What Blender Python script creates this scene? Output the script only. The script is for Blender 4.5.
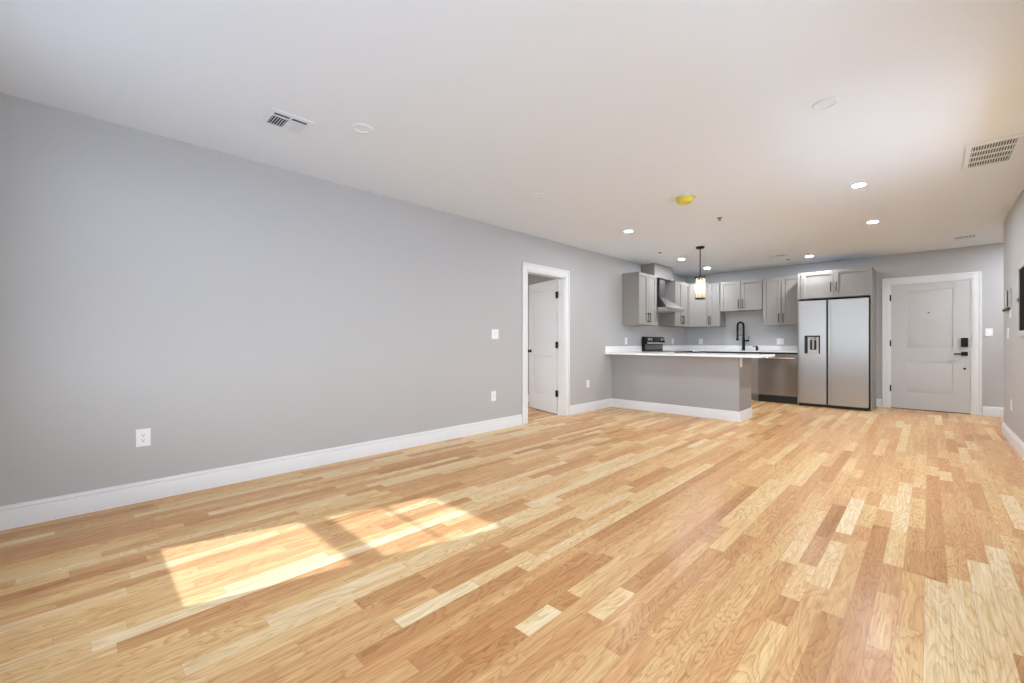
import bpy, bmesh, math, random
from mathutils import Vector, Matrix

for o in list(bpy.data.objects):
    bpy.data.objects.remove(o)
S = bpy.context.scene
COL = S.collection

# ------------------------------------------------------------------ camera, sky, sun, exposure
YAW, CAMX, CAMH = 0.7735, 3.8384, 1.0868
cam = bpy.data.cameras.new('camera')
cam.sensor_fit = 'HORIZONTAL'
cam.sensor_width = 36.0
cam.lens = 36.0 * 426.667 / 1024.0
cam.shift_y = 0.6 / 1024.0
cam.clip_start = 0.02
camo = bpy.data.objects.new('camera', cam)
camo.location = (CAMX, 0.0, CAMH)
camo.rotation_euler = (math.pi / 2, 0, YAW)
COL.objects.link(camo)
S.camera = camo

world = bpy.data.worlds.new('sky')
S.world = world
world.use_nodes = True
bg = world.node_tree.nodes['Background']
SKY = (0.875, 0.97, 1.095)
GROUND = (0.70, 0.84, 1.03)        # glow below the horizon, raised and cooled to light the ceiling
_nt = world.node_tree
_tc = _nt.nodes.new('ShaderNodeTexCoord')
_sp = _nt.nodes.new('ShaderNodeSeparateXYZ')
_mr = _nt.nodes.new('ShaderNodeMapRange')
_mr.inputs['From Min'].default_value = -0.03
_mr.inputs['From Max'].default_value = 0.0
_mx = _nt.nodes.new('ShaderNodeMix')
_mx.data_type = 'RGBA'
_mx.inputs['A'].default_value = (*GROUND, 1)
_mx.inputs['B'].default_value = (*SKY, 1)
_nt.links.new(_tc.outputs['Generated'], _sp.inputs[0])
_nt.links.new(_sp.outputs['Z'], _mr.inputs['Value'])
_nt.links.new(_mr.outputs[0], _mx.inputs['Factor'])
_nt.links.new(_mx.outputs['Result'], bg.inputs['Color'])
bg.inputs['Strength'].default_value = 8.5

sun = bpy.data.lights.new('sun', 'SUN')
sun.energy = 5.2
sun.angle = math.radians(0.9)
sun.color = (0.87, 0.96, 1.13)
suno = bpy.data.objects.new('sun', sun)
EL = math.atan(0.93)
suno.rotation_euler = Vector((0.257 * math.cos(EL), 0.966 * math.cos(EL), -math.sin(EL))).to_track_quat('-Z', 'Y').to_euler()
suno.location = (-3, -10, 9)
COL.objects.link(suno)

vs = S.view_settings
S.display_settings.display_device = 'sRGB'
vs.view_transform = 'Standard'
vs.look = 'None'
vs.gamma = 1.0
vs.use_curve_mapping = False
vs.exposure = 0.0
S.cycles.use_denoising = True
S.cycles.max_bounces = 14
S.cycles.diffuse_bounces = 8
S.cycles.sample_clamp_indirect = 8.0

H = 2.529          # ceiling height
YF = 9.417         # far wall
YB = -0.42         # back wall (inner face)
XR = 4.48          # right wall (inner face)
YC = 7.75          # where the right wall ends


def portal(x0, x1, y0, y1, z0, z1, d):
    """sky portal filling a window opening"""
    L = bpy.data.lights.new('window_portal', 'AREA')
    L.shape = 'RECTANGLE'
    L.cycles.is_portal = True
    o = bpy.data.objects.new('window_portal', L)
    c = Vector(((x0 + x1) / 2, (y0 + y1) / 2, (z0 + z1) / 2))
    o.location = c
    if abs(d[1]) > 0.5:
        L.size, L.size_y = x1 - x0, z1 - z0
    else:
        L.size, L.size_y = y1 - y0, z1 - z0
    o.rotation_euler = Vector(d).to_track_quat('-Z', 'Z').to_euler()
    COL.objects.link(o)


# ------------------------------------------------------------------ materials
def new_mat(name):
    m = bpy.data.materials.new(name)
    m.use_nodes = True
    return m, m.node_tree, m.node_tree.nodes['Principled BSDF']


def mat(name, col, rough=0.5, metal=0.0, spec=0.5, noise=0.0, nscale=40.0, bump=0.0, coat=0.0):
    m, nt, b = new_mat(name)
    b.inputs['Base Color'].default_value = (*col, 1)
    b.inputs['Roughness'].default_value = rough
    b.inputs['Metallic'].default_value = metal
    b.inputs['Specular IOR Level'].default_value = spec
    b.inputs['Coat Weight'].default_value = coat
    tc = nt.nodes.new('ShaderNodeTexCoord')
    n = nt.nodes.new('ShaderNodeTexNoise')
    n.inputs['Scale'].default_value = nscale
    n.inputs['Detail'].default_value = 3
    nt.links.new(tc.outputs['Object'], n.inputs['Vector'])
    if noise > 0:
        mx = nt.nodes.new('ShaderNodeMix')
        mx.data_type = 'RGBA'
        mx.inputs['A'].default_value = (*[c * (1 - noise) for c in col], 1)
        mx.inputs['B'].default_value = (*[min(1, c * (1 + noise)) for c in col], 1)
        nt.links.new(n.outputs['Fac'], mx.inputs['Factor'])
        nt.links.new(mx.outputs['Result'], b.inputs['Base Color'])
    if bump > 0:
        bp = nt.nodes.new('ShaderNodeBump')
        bp.inputs['Strength'].default_value = bump
        bp.inputs['Distance'].default_value = 0.002
        nt.links.new(n.outputs['Fac'], bp.inputs['Height'])
        nt.links.new(bp.outputs['Normal'], b.inputs['Normal'])
    return m


def emit(name, col, strength):
    m = bpy.data.materials.new(name)
    m.use_nodes = True
    nt = m.node_tree
    nt.nodes.clear()
    o = nt.nodes.new('ShaderNodeOutputMaterial')
    e = nt.nodes.new('ShaderNodeEmission')
    e.inputs['Color'].default_value = (*col, 1)
    e.inputs['Strength'].default_value = strength
    nt.links.new(e.outputs[0], o.inputs[0])
    return m


def steel(name, col, rough, aniso, rot, streak_axis):
    m, nt, b = new_mat(name)
    b.inputs['Metallic'].default_value = 1.0
    b.inputs['Roughness'].default_value = rough
    b.inputs['Anisotropic'].default_value = aniso
    b.inputs['Anisotropic Rotation'].default_value = rot
    t = nt.nodes.new('ShaderNodeTangent')
    t.direction_type = 'RADIAL'
    t.axis = 'Z'
    nt.links.new(t.outputs[0], b.inputs['Tangent'])
    tc = nt.nodes.new('ShaderNodeTexCoord')
    mp = nt.nodes.new('ShaderNodeMapping')
    mp.inputs['Scale'].default_value = (4, 4, 400) if streak_axis == 'x' else (400, 400, 4)
    n = nt.nodes.new('ShaderNodeTexNoise')
    n.inputs['Scale'].default_value = 1.0
    n.inputs['Detail'].default_value = 2
    nt.links.new(tc.outputs['Object'], mp.inputs[0])
    nt.links.new(mp.outputs[0], n.inputs['Vector'])
    mx = nt.nodes.new('ShaderNodeMix')
    mx.data_type = 'RGBA'
    mx.inputs['A'].default_value = (*[c * 0.94 for c in col], 1)
    mx.inputs['B'].default_value = (*col, 1)
    nt.links.new(n.outputs['Fac'], mx.inputs['Factor'])
    nt.links.new(mx.outputs['Result'], b.inputs['Base Color'])
    return m


M = {}
M['wall'] = mat('grey_wall_paint', (0.46, 0.458, 0.452), 0.55, bump=0.12, nscale=160, spec=0.35)
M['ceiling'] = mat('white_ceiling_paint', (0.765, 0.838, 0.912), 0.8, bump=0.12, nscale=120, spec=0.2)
M['trim'] = mat('white_trim_paint', (0.75, 0.755, 0.755), 0.35, noise=0.01)
M['door_white'] = mat('white_door_paint', (0.80, 0.81, 0.82), 0.4, noise=0.01)
M['door_grey'] = mat('pale_grey_door_paint', (0.55, 0.555, 0.55), 0.45, noise=0.01)
M['cab'] = mat('grey_cabinet_paint', (0.292, 0.278, 0.257), 0.5, spec=0.3, noise=0.015, nscale=15)
M['cab_in'] = mat('cabinet_toe_paint', (0.30, 0.29, 0.28), 0.5)
M['pen'] = mat('grey_peninsula_paint', (0.365, 0.365, 0.37), 0.4, noise=0.01)
M['dark'] = mat('dark_bronze_metal', (0.018, 0.016, 0.015), 0.4, spec=0.25, metal=0.0, noise=0.05)
M['black'] = mat('black_metal', (0.010, 0.010, 0.010), 0.4, noise=0.05, spec=0.2)
M['blackgloss'] = mat('black_glass', (0.012, 0.012, 0.012), 0.08, noise=0.05)
M['rubber'] = mat('black_rubber', (0.015, 0.015, 0.016), 0.6, noise=0.1)
M['steel'] = steel('brushed_steel_appliance', (0.50, 0.485, 0.46), 0.42, 0.9, 0.0, 'x')
M['steel_dw'] = steel('brushed_steel_warm', (0.30, 0.28, 0.262), 0.27, 1.0, 0.25, 'x')
M['hood'] = mat('satin_steel', (0.22, 0.21, 0.20), 0.38, metal=1.0, noise=0.03)
M['chrome'] = mat('polished_steel', (0.7, 0.69, 0.67), 0.18, metal=1.0, noise=0.02)
M['plate'] = mat('white_plastic', (0.84, 0.84, 0.83), 0.35, noise=0.01)
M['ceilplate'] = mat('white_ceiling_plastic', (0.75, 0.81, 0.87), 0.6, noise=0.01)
M['slot'] = mat('dark_slot', (0.05, 0.05, 0.05), 0.6, noise=0.1)
M['greyplastic'] = mat('grey_plastic', (0.46, 0.47, 0.45), 0.45, noise=0.05, nscale=90)
M['yellow'] = mat('yellow_plastic', (0.75, 0.62, 0.07), 0.3, noise=0.12, nscale=30)
LAMP = (0.93, 0.98, 1.07)
M['lamp'] = emit('downlight_glow', LAMP, 640.0)
M['lamp_entry'] = emit('downlight_glow_entry', LAMP, 1120.0)
M['fill_hall'] = emit('fill_glow_hall', LAMP, 1600.0)
M['fill_bed'] = emit('fill_glow_bedroom', LAMP, 1400.0)
M['bulb'] = emit('bulb_glow', (1.0, 0.91, 0.77), 48.0)


def quartz():
    m, nt, b = new_mat('white_quartz')
    b.inputs['Roughness'].default_value = 0.18
    tc = nt.nodes.new('ShaderNodeTexCoord')
    n = nt.nodes.new('ShaderNodeTexNoise')
    n.inputs['Scale'].default_value = 2.2
    n.inputs['Detail'].default_value = 7
    n.inputs['Distortion'].default_value = 1.6
    r = nt.nodes.new('ShaderNodeValToRGB')
    e = r.color_ramp.elements
    e[0].position, e[0].color = 0.485, (0.91, 0.905, 0.89, 1)
    e[1].position, e[1].color = 0.515, (0.91, 0.905, 0.89, 1)
    k = e.new(0.5)
    k.color = (0.85, 0.84, 0.82, 1)
    nt.links.new(tc.outputs['Object'], n.inputs['Vector'])
    nt.links.new(n.outputs['Fac'], r.inputs[0])
    nt.links.new(r.outputs[0], b.inputs['Base Color'])
    return m


M['quartz'] = quartz()


def pane_mat():
    m = bpy.data.materials.new('window_glass')
    m.use_nodes = True
    nt = m.node_tree
    nt.nodes.clear()
    o = nt.nodes.new('ShaderNodeOutputMaterial')
    t = nt.nodes.new('ShaderNodeBsdfTransparent')
    g = nt.nodes.new('ShaderNodeBsdfGlossy')
    g.inputs['Roughness'].default_value = 0.02
    mx = nt.nodes.new('ShaderNodeMixShader')
    mx.inputs[0].default_value = 0.06
    nt.links.new(t.outputs[0], mx.inputs[1])
    nt.links.new(g.outputs[0], mx.inputs[2])
    nt.links.new(mx.outputs[0], o.inputs[0])
    return m


M['pane'] = pane_mat()


def crystal_mat():
    m = bpy.data.materials.new('crystal_glass')
    m.use_nodes = True
    nt = m.node_tree
    nt.nodes.clear()
    o = nt.nodes.new('ShaderNodeOutputMaterial')
    t = nt.nodes.new('ShaderNodeBsdfTransparent')
    t.inputs['Color'].default_value = (1.0, 0.96, 0.88, 1)
    g = nt.nodes.new('ShaderNodeBsdfPrincipled')
    g.inputs['Base Color'].default_value = (0.88, 0.84, 0.74, 1)
    g.inputs['Roughness'].default_value = 0.12
    mx = nt.nodes.new('ShaderNodeMixShader')
    mx.inputs[0].default_value = 0.30
    nt.links.new(t.outputs[0], mx.inputs[1])
    nt.links.new(g.outputs[0], mx.inputs[2])
    nt.links.new(mx.outputs[0], o.inputs[0])
    return m


M['crystal'] = crystal_mat()


def wood_mat():
    m, nt, b = new_mat('oak_strip_floor')
    L = nt.links
    N = nt.nodes.new

    def math_(op, a=None, b_=None, c=None):
        n = N('ShaderNodeMath')
        n.operation = op
        for i, v in enumerate((a, b_, c)):
            if v is None:
                continue
            if isinstance(v, (int, float)):
                n.inputs[i].default_value = v
            else:
                L.new(v, n.inputs[i])
        return n.outputs[0]
    uv = N('ShaderNodeUVMap')
    uv.uv_map = 'plank'
    at = N('ShaderNodeAttribute')
    at.attribute_name = 'plank_tone'
    sep = N('ShaderNodeSeparateColor')
    L.new(at.outputs['Color'], sep.inputs[0])
    tone, rnd, kind = sep.outputs[0], sep.outputs[1], sep.outputs[2]
    # slow field whose contour lines make the cathedral figure
    mp = N('ShaderNodeMapping')
    mp.inputs['Scale'].default_value = (9.0, 1.5, 1)
    L.new(uv.outputs[0], mp.inputs[0])
    n1 = N('ShaderNodeTexNoise')
    n1.inputs['Scale'].default_value = 1.0
    n1.inputs['Detail'].default_value = 4
    n1.inputs['Roughness'].default_value = 0.42
    n1.inputs['Distortion'].default_value = 0.5
    L.new(mp.outputs[0], n1.inputs['Vector'])
    freq = math_('MULTIPLY_ADD', kind, 16.0, 8.0)
    ph = math_('MULTIPLY', n1.outputs['Fac'], freq)
    saw = math_('FRACT', ph)
    # asymmetric growth ring: slow rise, quick fall
    ring = math_('POWER', saw, 3.2)
    fall = math_('SUBTRACT', 1.0, saw)
    fall = math_('MULTIPLY', fall, 7.0)
    fall = math_('MINIMUM', fall, 1.0)
    ring = math_('MULTIPLY', ring, fall)
    # fine straight grain
    mp2 = N('ShaderNodeMapping')
    mp2.inputs['Scale'].default_value = (170.0, 5.0, 1)
    L.new(uv.outputs[0], mp2.inputs[0])
    n2 = N('ShaderNodeTexNoise')
    n2.inputs['Scale'].default_value = 1.0
    n2.inputs['Detail'].default_value = 4
    n2.inputs['Roughness'].default_value = 0.6
    L.new(mp2.outputs[0], n2.inputs['Vector'])
    mp3 = N('ShaderNodeMapping')
    mp3.inputs['Scale'].default_value = (26.0, 1.1, 1)
    L.new(uv.outputs[0], mp3.inputs[0])
    n3 = N('ShaderNodeTexNoise')
    n3.inputs['Scale'].default_value = 1.0
    n3.inputs['Detail'].default_value = 2
    L.new(mp3.outputs[0], n3.inputs['Vector'])
    # tone with slow variation inside the plank
    tv = math_('MULTIPLY_ADD', n3.outputs['Fac'], 0.44, -0.20)
    t1 = math_('ADD', tone, tv)
    ramp = N('ShaderNodeValToRGB')
    e = ramp.color_ramp.elements
    e[0].position, e[0].color = 0.0, (0.38, 0.19, 0.075, 1)
    e[1].position, e[1].color = 1.0, (0.89, 0.755, 0.475, 1)
    for p, c in ((0.25, (0.58, 0.32, 0.138, 1)), (0.5, (0.705, 0.428, 0.200, 1)), (0.75, (0.82, 0.58, 0.285, 1))):
        k = e.new(p)
        k.color = c
    L.new(t1, ramp.inputs[0])
    # pinkish cast on some boards
    pink = N('ShaderNodeMix')
    pink.data_type = 'RGBA'
    pink.blend_type = 'MULTIPLY'
    pink.inputs['B'].default_value = (1.0, 0.945, 0.93, 1)
    L.new(rnd, pink.inputs['Factor'])
    L.new(ramp.outputs[0], pink.inputs['A'])
    amt = math_('MULTIPLY_ADD', kind, 0.40, 0.42)
    ringf = math_('MULTIPLY', ring, amt)
    g = math_('SUBTRACT', n2.outputs['Fac'], 0.42)
    g = math_('MAXIMUM', g, 0.0)
    g = math_('MULTIPLY', g, 1.8)
    dk = math_('ADD', ringf, g)
    dk = math_('MINIMUM', dk, 0.85)
    dark = N('ShaderNodeMix')
    dark.data_type = 'RGBA'
    dark.blend_type = 'MULTIPLY'
    dark.inputs['B'].default_value = (0.58, 0.38, 0.24, 1)
    L.new(dk, dark.inputs['Factor'])
    L.new(pink.outputs['Result'], dark.inputs['A'])
    L.new(dark.outputs['Result'], b.inputs['Base Color'])
    b.inputs['Roughness'].default_value = 0.3
    b.inputs['Specular IOR Level'].default_value = 0.09
    rr = math_('MULTIPLY_ADD', n2.outputs['Fac'], 0.12, 0.20)
    L.new(rr, b.inputs['Roughness'])
    bp = N('ShaderNodeBump')
    bp.inputs['Strength'].default_value = 0.06
    bp.inputs['Distance'].default_value = 0.001
    L.new(n2.outputs['Fac'], bp.inputs['Height'])
    L.new(bp.outputs['Normal'], b.inputs['Normal'])
    return m


M['wood'] = wood_mat()
M['seam'] = mat('floor_seam', (0.33, 0.19, 0.10), 0.7, noise=0.1)


# ------------------------------------------------------------------ mesh helpers
class MB:
    def __init__(self):
        self.bm = bmesh.new()

    def box(self, x0, x1, y0, y1, z0, z1, bev=0.0, seg=1):
        r = bmesh.ops.create_cube(self.bm, size=1.0)
        for v in r['verts']:
            v.co = Vector(((x0 + x1) / 2 + v.co.x * (x1 - x0), (y0 + y1) / 2 + v.co.y * (y1 - y0), (z0 + z1) / 2 + v.co.z * (z1 - z0)))
        if bev > 0:
            ed = set(e for v in r['verts'] for e in v.link_edges)
            bmesh.ops.bevel(self.bm, geom=list(ed), offset=bev, segments=seg, affect='EDGES', profile=0.5)
        return self

    def prism(self, pts, axis, a0, a1, bev=0.0):
        """closed 2D outline pushed along an axis; the outline is (x,y), (x,z) or (y,z)"""
        def P(p, a):
            if axis == 'z':
                return (p[0], p[1], a)
            if axis == 'y':
                return (p[0], a, p[1])
            return (a, p[0], p[1])
        v0 = [self.bm.verts.new(P(p, a0)) for p in pts]
        v1 = [self.bm.verts.new(P(p, a1)) for p in pts]
        n = len(pts)
        f = [self.bm.faces.new(v0[::-1]), self.bm.faces.new(v1)]
        for i in range(n):
            f.append(self.bm.faces.new((v0[i], v0[(i + 1) % n], v1[(i + 1) % n], v1[i])))
        if bev > 0:
            ed = set(e for q in f for e in q.edges)
            bmesh.ops.bevel(self.bm, geom=list(ed), offset=bev, segments=1, affect='EDGES')
        return self

    def hull(self, a, b):
        """frustum between two 4-point rings"""
        va = [self.bm.verts.new(p) for p in a]
        vb = [self.bm.verts.new(p) for p in b]
        n = len(a)
        self.bm.faces.new(va[::-1])
        self.bm.faces.new(vb)
        for i in range(n):
            self.bm.faces.new((va[i], va[(i + 1) % n], vb[(i + 1) % n], vb[i]))
        return self

    def lathe(self, prof, c, axis='z', seg=32):
        """profile of (radius, height) turned about an axis through c"""
        rings = []
        for r, h in prof:
            if r < 1e-6:
                rings.append([self.bm.verts.new(self._ax(0, 0, h, c, axis))])
            else:
                rings.append([self.bm.verts.new(self._ax(r * math.cos(2 * math.pi * k / seg), r * math.sin(2 * math.pi * k / seg), h, c, axis)) for k in range(seg)])
        for a, b in zip(rings, rings[1:]):
            for k in range(seg):
                k2 = (k + 1) % seg
                if len(a) == 1 and len(b) == 1:
                    continue
                if len(a) == 1:
                    self.bm.faces.new((a[0], b[k], b[k2]))
                elif len(b) == 1:
                    self.bm.faces.new((a[k], b[0], a[k2]))
                else:
                    self.bm.faces.new((a[k], b[k], b[k2], a[k2]))
        return self

    @staticmethod
    def _ax(x, y, h, c, axis):
        if axis == 'z':
            return (c[0] + x, c[1] + y, c[2] + h)
        if axis == 'y':
            return (c[0] + x, c[1] + h, c[2] + y)
        return (c[0] + h, c[1] + x, c[2] + y)

    def cyl(self, c, r, h, axis='z', seg=20, ch=0.0):
        if ch:
            return self.lathe([(0, 0), (r - ch, 0), (r, ch), (r, h - ch), (r - ch, h), (0, h)], c, axis, seg)
        return self.lathe([(0, 0), (r, 0), (r, h), (0, h)], c, axis, seg)

    def tube(self, pts, r, seg=10):
        pts = [Vector(p) for p in pts]
        up = Vector((0, 0, 1))
        rings = []
        prev = None
        for i, p in enumerate(pts):
            t = (pts[min(i + 1, len(pts) - 1)] - pts[max(i - 1, 0)]).normalized()
            if prev is None:
                a = t.cross(up)
                if a.length < 1e-3:
                    a = t.cross(Vector((1, 0, 0)))
                a.normalize()
            else:
                a = (prev - t * prev.dot(t)).normalized()
            prev = a
            b = t.cross(a)
            rr = r[i] if isinstance(r, (list, tuple)) else r
            rings.append([self.bm.verts.new(p + a * rr * math.cos(2 * math.pi * k / seg) + b * rr * math.sin(2 * math.pi * k / seg)) for k in range(seg)])
        for A, B in zip(rings, rings[1:]):
            for k in range(seg):
                self.bm.faces.new((A[k], A[(k + 1) % seg], B[(k + 1) % seg], B[k]))
        self.bm.faces.new(rings[0][::-1])
        self.bm.faces.new(rings[-1])
        return self

    def build(self, name, m, parent=None, local=True):
        bmesh.ops.recalc_face_normals(self.bm, faces=self.bm.faces[:])
        if parent is not None and not local:
            off = Vector(parent.location)
            p = parent.parent
            while p is not None:
                off += Vector(p.location)
                p = p.parent
            for v in self.bm.verts:
                v.co -= off
        me = bpy.data.meshes.new(name)
        self.bm.to_mesh(me)
        self.bm.free()
        me.materials.append(m)
        for p in me.polygons:
            p.use_smooth = True
        me.set_sharp_from_angle(angle=math.radians(32))
        o = bpy.data.objects.new(name, me)
        COL.objects.link(o)
        if parent is not None:
            o.parent = parent
        return o


def tag(o, label, cat, group=None):
    o['label'] = label
    o['category'] = cat
    if group:
        o['group'] = group
    return o


def thing(name, label, cat, loc, rot=0.0, group=None):
    o = bpy.data.objects.new(name, None)
    o.empty_display_size = 0.1
    o.location = loc
    o.rotation_euler = (0, 0, rot)
    COL.objects.link(o)
    return tag(o, label, cat, group)


def struct(o):
    o['kind'] = 'structure'
    return o


def clone(root, loc, rot=None, label=None):
    r = root.copy()
    r.location = loc
    if rot is not None:
        r.rotation_euler = (0, 0, rot)
    if label:
        r['label'] = label
    COL.objects.link(r)
    for ch in list(root.children):
        c = ch.copy()
        c.parent = r
        COL.objects.link(c)
        for g in list(ch.children):
            d = g.copy()
            d.parent = c
            COL.objects.link(d)
    return r


R90 = math.pi / 2

# ------------------------------------------------------------------ floor
PW = 0.0745
PX0 = 3.8256
rng = random.Random(11)
# boards one can pick out: column, start, end, tone, figure strength
PICK = [(-28, 3.0, 3.8, .9, .1), (-26, 2.1, 4.0, .9, .1), (-24, 1.78, 2.24, .85, .2), (-29, .04, 1.76, 1.0, .0),
        (-25, .52, 1.12, .95, .1), (-24, .25, .84, .85, .2), (-20, .87, 1.26, .97, .1), (-15, 1.17, 1.37, .97, .2),
        (0, 1.5, 2.74, .88, .35), (1, 1.6, 2.83, .86, .4), (2, 1.7, 3.12, .9, .3), (3, 2.29, 3.4, .9, .3),
        (-5, 3.05, 3.79, 1.02, .1), (-2, 3.31, 4.48, .85, .5), (-6, 2.91, 3.56, .12, .8), (-13, 2.73, 3.56, .2, .7),
        (-18, 3.45, 3.8, .2, .5), (5, 3.83, 4.62, .9, .2), (-3, 1.5, 2.35, .27, .6), (-4, 1.5, 2.11, .22, .5),
        (-6, 2.12, 2.5, .75, .7), (-15, 1.5, 1.97, .7, .3), (-19, 2.79, 3.95, .8, .3), (-5, 2.31, 2.9, .8, .7),
        (-6, 1.2, 1.9, .75, .7), (-27, .3, 1.2, .45, .2), (-30, .9, 1.9, .72, .2), (-22, .9, 1.6, .35, .3)]


def plank_floor(name, x0, x1, y0, y1):
    bm = bmesh.new()
    uvl = bm.loops.layers.uv.new('plank')
    cl = bm.loops.layers.float_color.new('plank_tone')
    c0 = math.floor((x0 - PX0) / PW)
    c1 = math.ceil((x1 - PX0) / PW)
    gap = 0.0004
    for c in range(c0, c1):
        xa, xb = PX0 + c * PW, PX0 + (c + 1) * PW
        picks = sorted([p for p in PICK if p[0] == c], key=lambda p: p[1])
        segs = []
        y = y0 - rng.random() * 0.6

        def fill(a, b):
            while a < b - 1e-4:
                l = rng.choice((0.3, 0.45, 0.6, 0.75, 0.95, 1.2)) * rng.uniform(0.8, 1.2)
                e = a + l
                if b - e < 0.22:
                    e = b
                u = rng.random()
                if u < (0.34 if xa < 2.5 else 0.17):
                    t = rng.uniform(0.66, 0.9 if xa < 2.5 else 0.82)
                elif u < (0.50 if xa < 2.5 else 0.30):
                    t = rng.uniform(0.22, 0.38)
                else:
                    t = rng.uniform(0.42, 0.62)
                segs.append((a, e, t, rng.random() ** (1.8 if xa < 1.6 else 0.7)))
                a = e
        for p in picks:
            if p[1] > y:
                fill(y, p[1])
            segs.append((max(y, p[1]), p[2], p[3], p[4]))
            y = p[2]
        fill(y, y1 + 0.3)
        xa_, xb_ = max(xa, x0), min(xb, x1)
        if xb_ - xa_ < 0.002:
            continue
        for a, e, t, k in segs:
            a_, e_ = max(a, y0), min(e, y1)
            if e_ - a_ < 0.01:
                continue
            vs_ = [bm.verts.new(p) for p in ((xa_ + gap, a_ + gap, 0), (xb_ - gap, a_ + gap, 0), (xb_ - gap, e_ - gap, 0), (xa_ + gap, e_ - gap, 0))]
            f = bm.faces.new(vs_)
            ou, ov = rng.random() * 40, rng.random() * 90
            pk = rng.random() ** 1.5
            for lp in f.loops:
                lp[uvl].uv = (lp.vert.co.x - xa + ou, lp.vert.co.y - a + ov)
                lp[cl] = (t, pk, k, 1)
    # seam bed under the boards
    r = bmesh.ops.create_cube(bm, size=1.0)
    for v in r['verts']:
        v.co = Vector(((x0 + x1) / 2 + v.co.x * (x1 - x0), (y0 + y1) / 2 + v.co.y * (y1 - y0), -0.0515 + v.co.z * 0.1))
    bed = set(f for v in r['verts'] for f in v.link_faces)
    for f in bed:
        f.material_index = 1
    me = bpy.data.meshes.new(name)
    bm.to_mesh(me)
    bm.free()
    me.materials.append(M['wood'])
    me.materials.append(M['seam'])
    o = bpy.data.objects.new(name, me)
    COL.objects.link(o)
    return struct(o)


plank_floor('floor', 0.0, 6.2, YB - 0.1, YF + 0.13)
plank_floor('floor_bedroom', -3.7, 0.0, YB - 0.1, 5.75)

# ------------------------------------------------------------------ room shell
struct(MB().box(-14, 14, -30, YB - 0.2, -0.45, -0.35).build('ground_outside', mat('dark_asphalt', (0.30, 0.31, 0.33), 0.9, noise=0.2)))  # unseen ground, added to cut the up-light through the back windows
DY0, DY1, DH = 4.215, 5.045, 2.045        # bedroom doorway
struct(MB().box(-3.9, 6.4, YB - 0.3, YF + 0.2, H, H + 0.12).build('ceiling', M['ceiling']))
wl = MB()
wl.box(-0.12, 0, YB - 0.14, DY0, 0, H)
wl.box(-0.12, 0, DY1, YF + 0.12, 0, H)
wl.box(-0.12, 0, DY0, DY1, DH, H)
struct(wl.build('wall_left', M['wall']))

EX0, EX1, EH = 3.378, 4.310, 2.045        # entry door opening
wf = MB()
wf.box(0, EX0, YF, YF + 0.14, 0, H)
wf.box(EX1, 6.2, YF, YF + 0.14, 0, H)
wf.box(EX0, EX1, YF, YF + 0.14, EH, H)
struct(wf.build('wall_far', M['wall']))
struct(MB().box(3.1, 4.6, YF + 0.15, YF + 0.2, -0.1, H).build('door_light_block', M['wall']))  # unseen box added to stop sky light leaking under the entry door


def wall_with_holes(name, axis, c0, c1, a0, a1, holes, m):
    """wall slab along an axis with rectangular window holes (a0,a1,z0,z1)"""
    b = MB()

    def bx(p0, p1, z0, z1):
        if axis == 'x':
            b.box(p0, p1, c0, c1, z0, z1)
        else:
            b.box(c0, c1, p0, p1, z0, z1)
    p = a0
    for h in sorted(holes):
        bx(p, h[0], 0, H)
        bx(h[0], h[1], 0, h[2])
        bx(h[0], h[1], h[3], H)
        p = h[1]
    bx(p, a1, 0, H)
    return struct(b.build(name, m))


W1 = (0.655, 1.525, 0.69, 2.25)
WB = (-3.0, -1.4, 0.12, 2.4)
W2 = (0.4, 2.2, 0.5, 2.12)
W3 = (3.0, 4.9, 0.5, 2.12)
W5 = (1.75, 4.2, 0.69, 2.25)
wall_with_holes('wall_back', 'x', YB - 0.14, YB, 0.0, XR + 0.12, [W1, W5], M['wall'])
wall_with_holes('wall_bedroom_back', 'x', YB - 0.14, YB, -3.72, -0.12, [WB], M['wall'])
wall_with_holes('wall_right', 'y', XR, XR + 0.12, YB, YC, [W2, W3], M['wall'])
struct(MB().box(XR + 0.12, 6.2, YC - 0.12, YC, 0, H).build('wall_hall_near', M['wall']))
struct(MB().box(6.2, 6.32, YC - 0.12, YF + 0.14, 0, H).build('wall_hall_end', M['wall']))
struct(MB().box(-3.84, -3.72, YB - 0.14, 5.87, 0, H).build('wall_bedroom_side', M['wall']))
struct(MB().box(-3.72, -0.12, 5.75, 5.87, 0, H).build('wall_bedroom_far', M['wall']))


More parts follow.
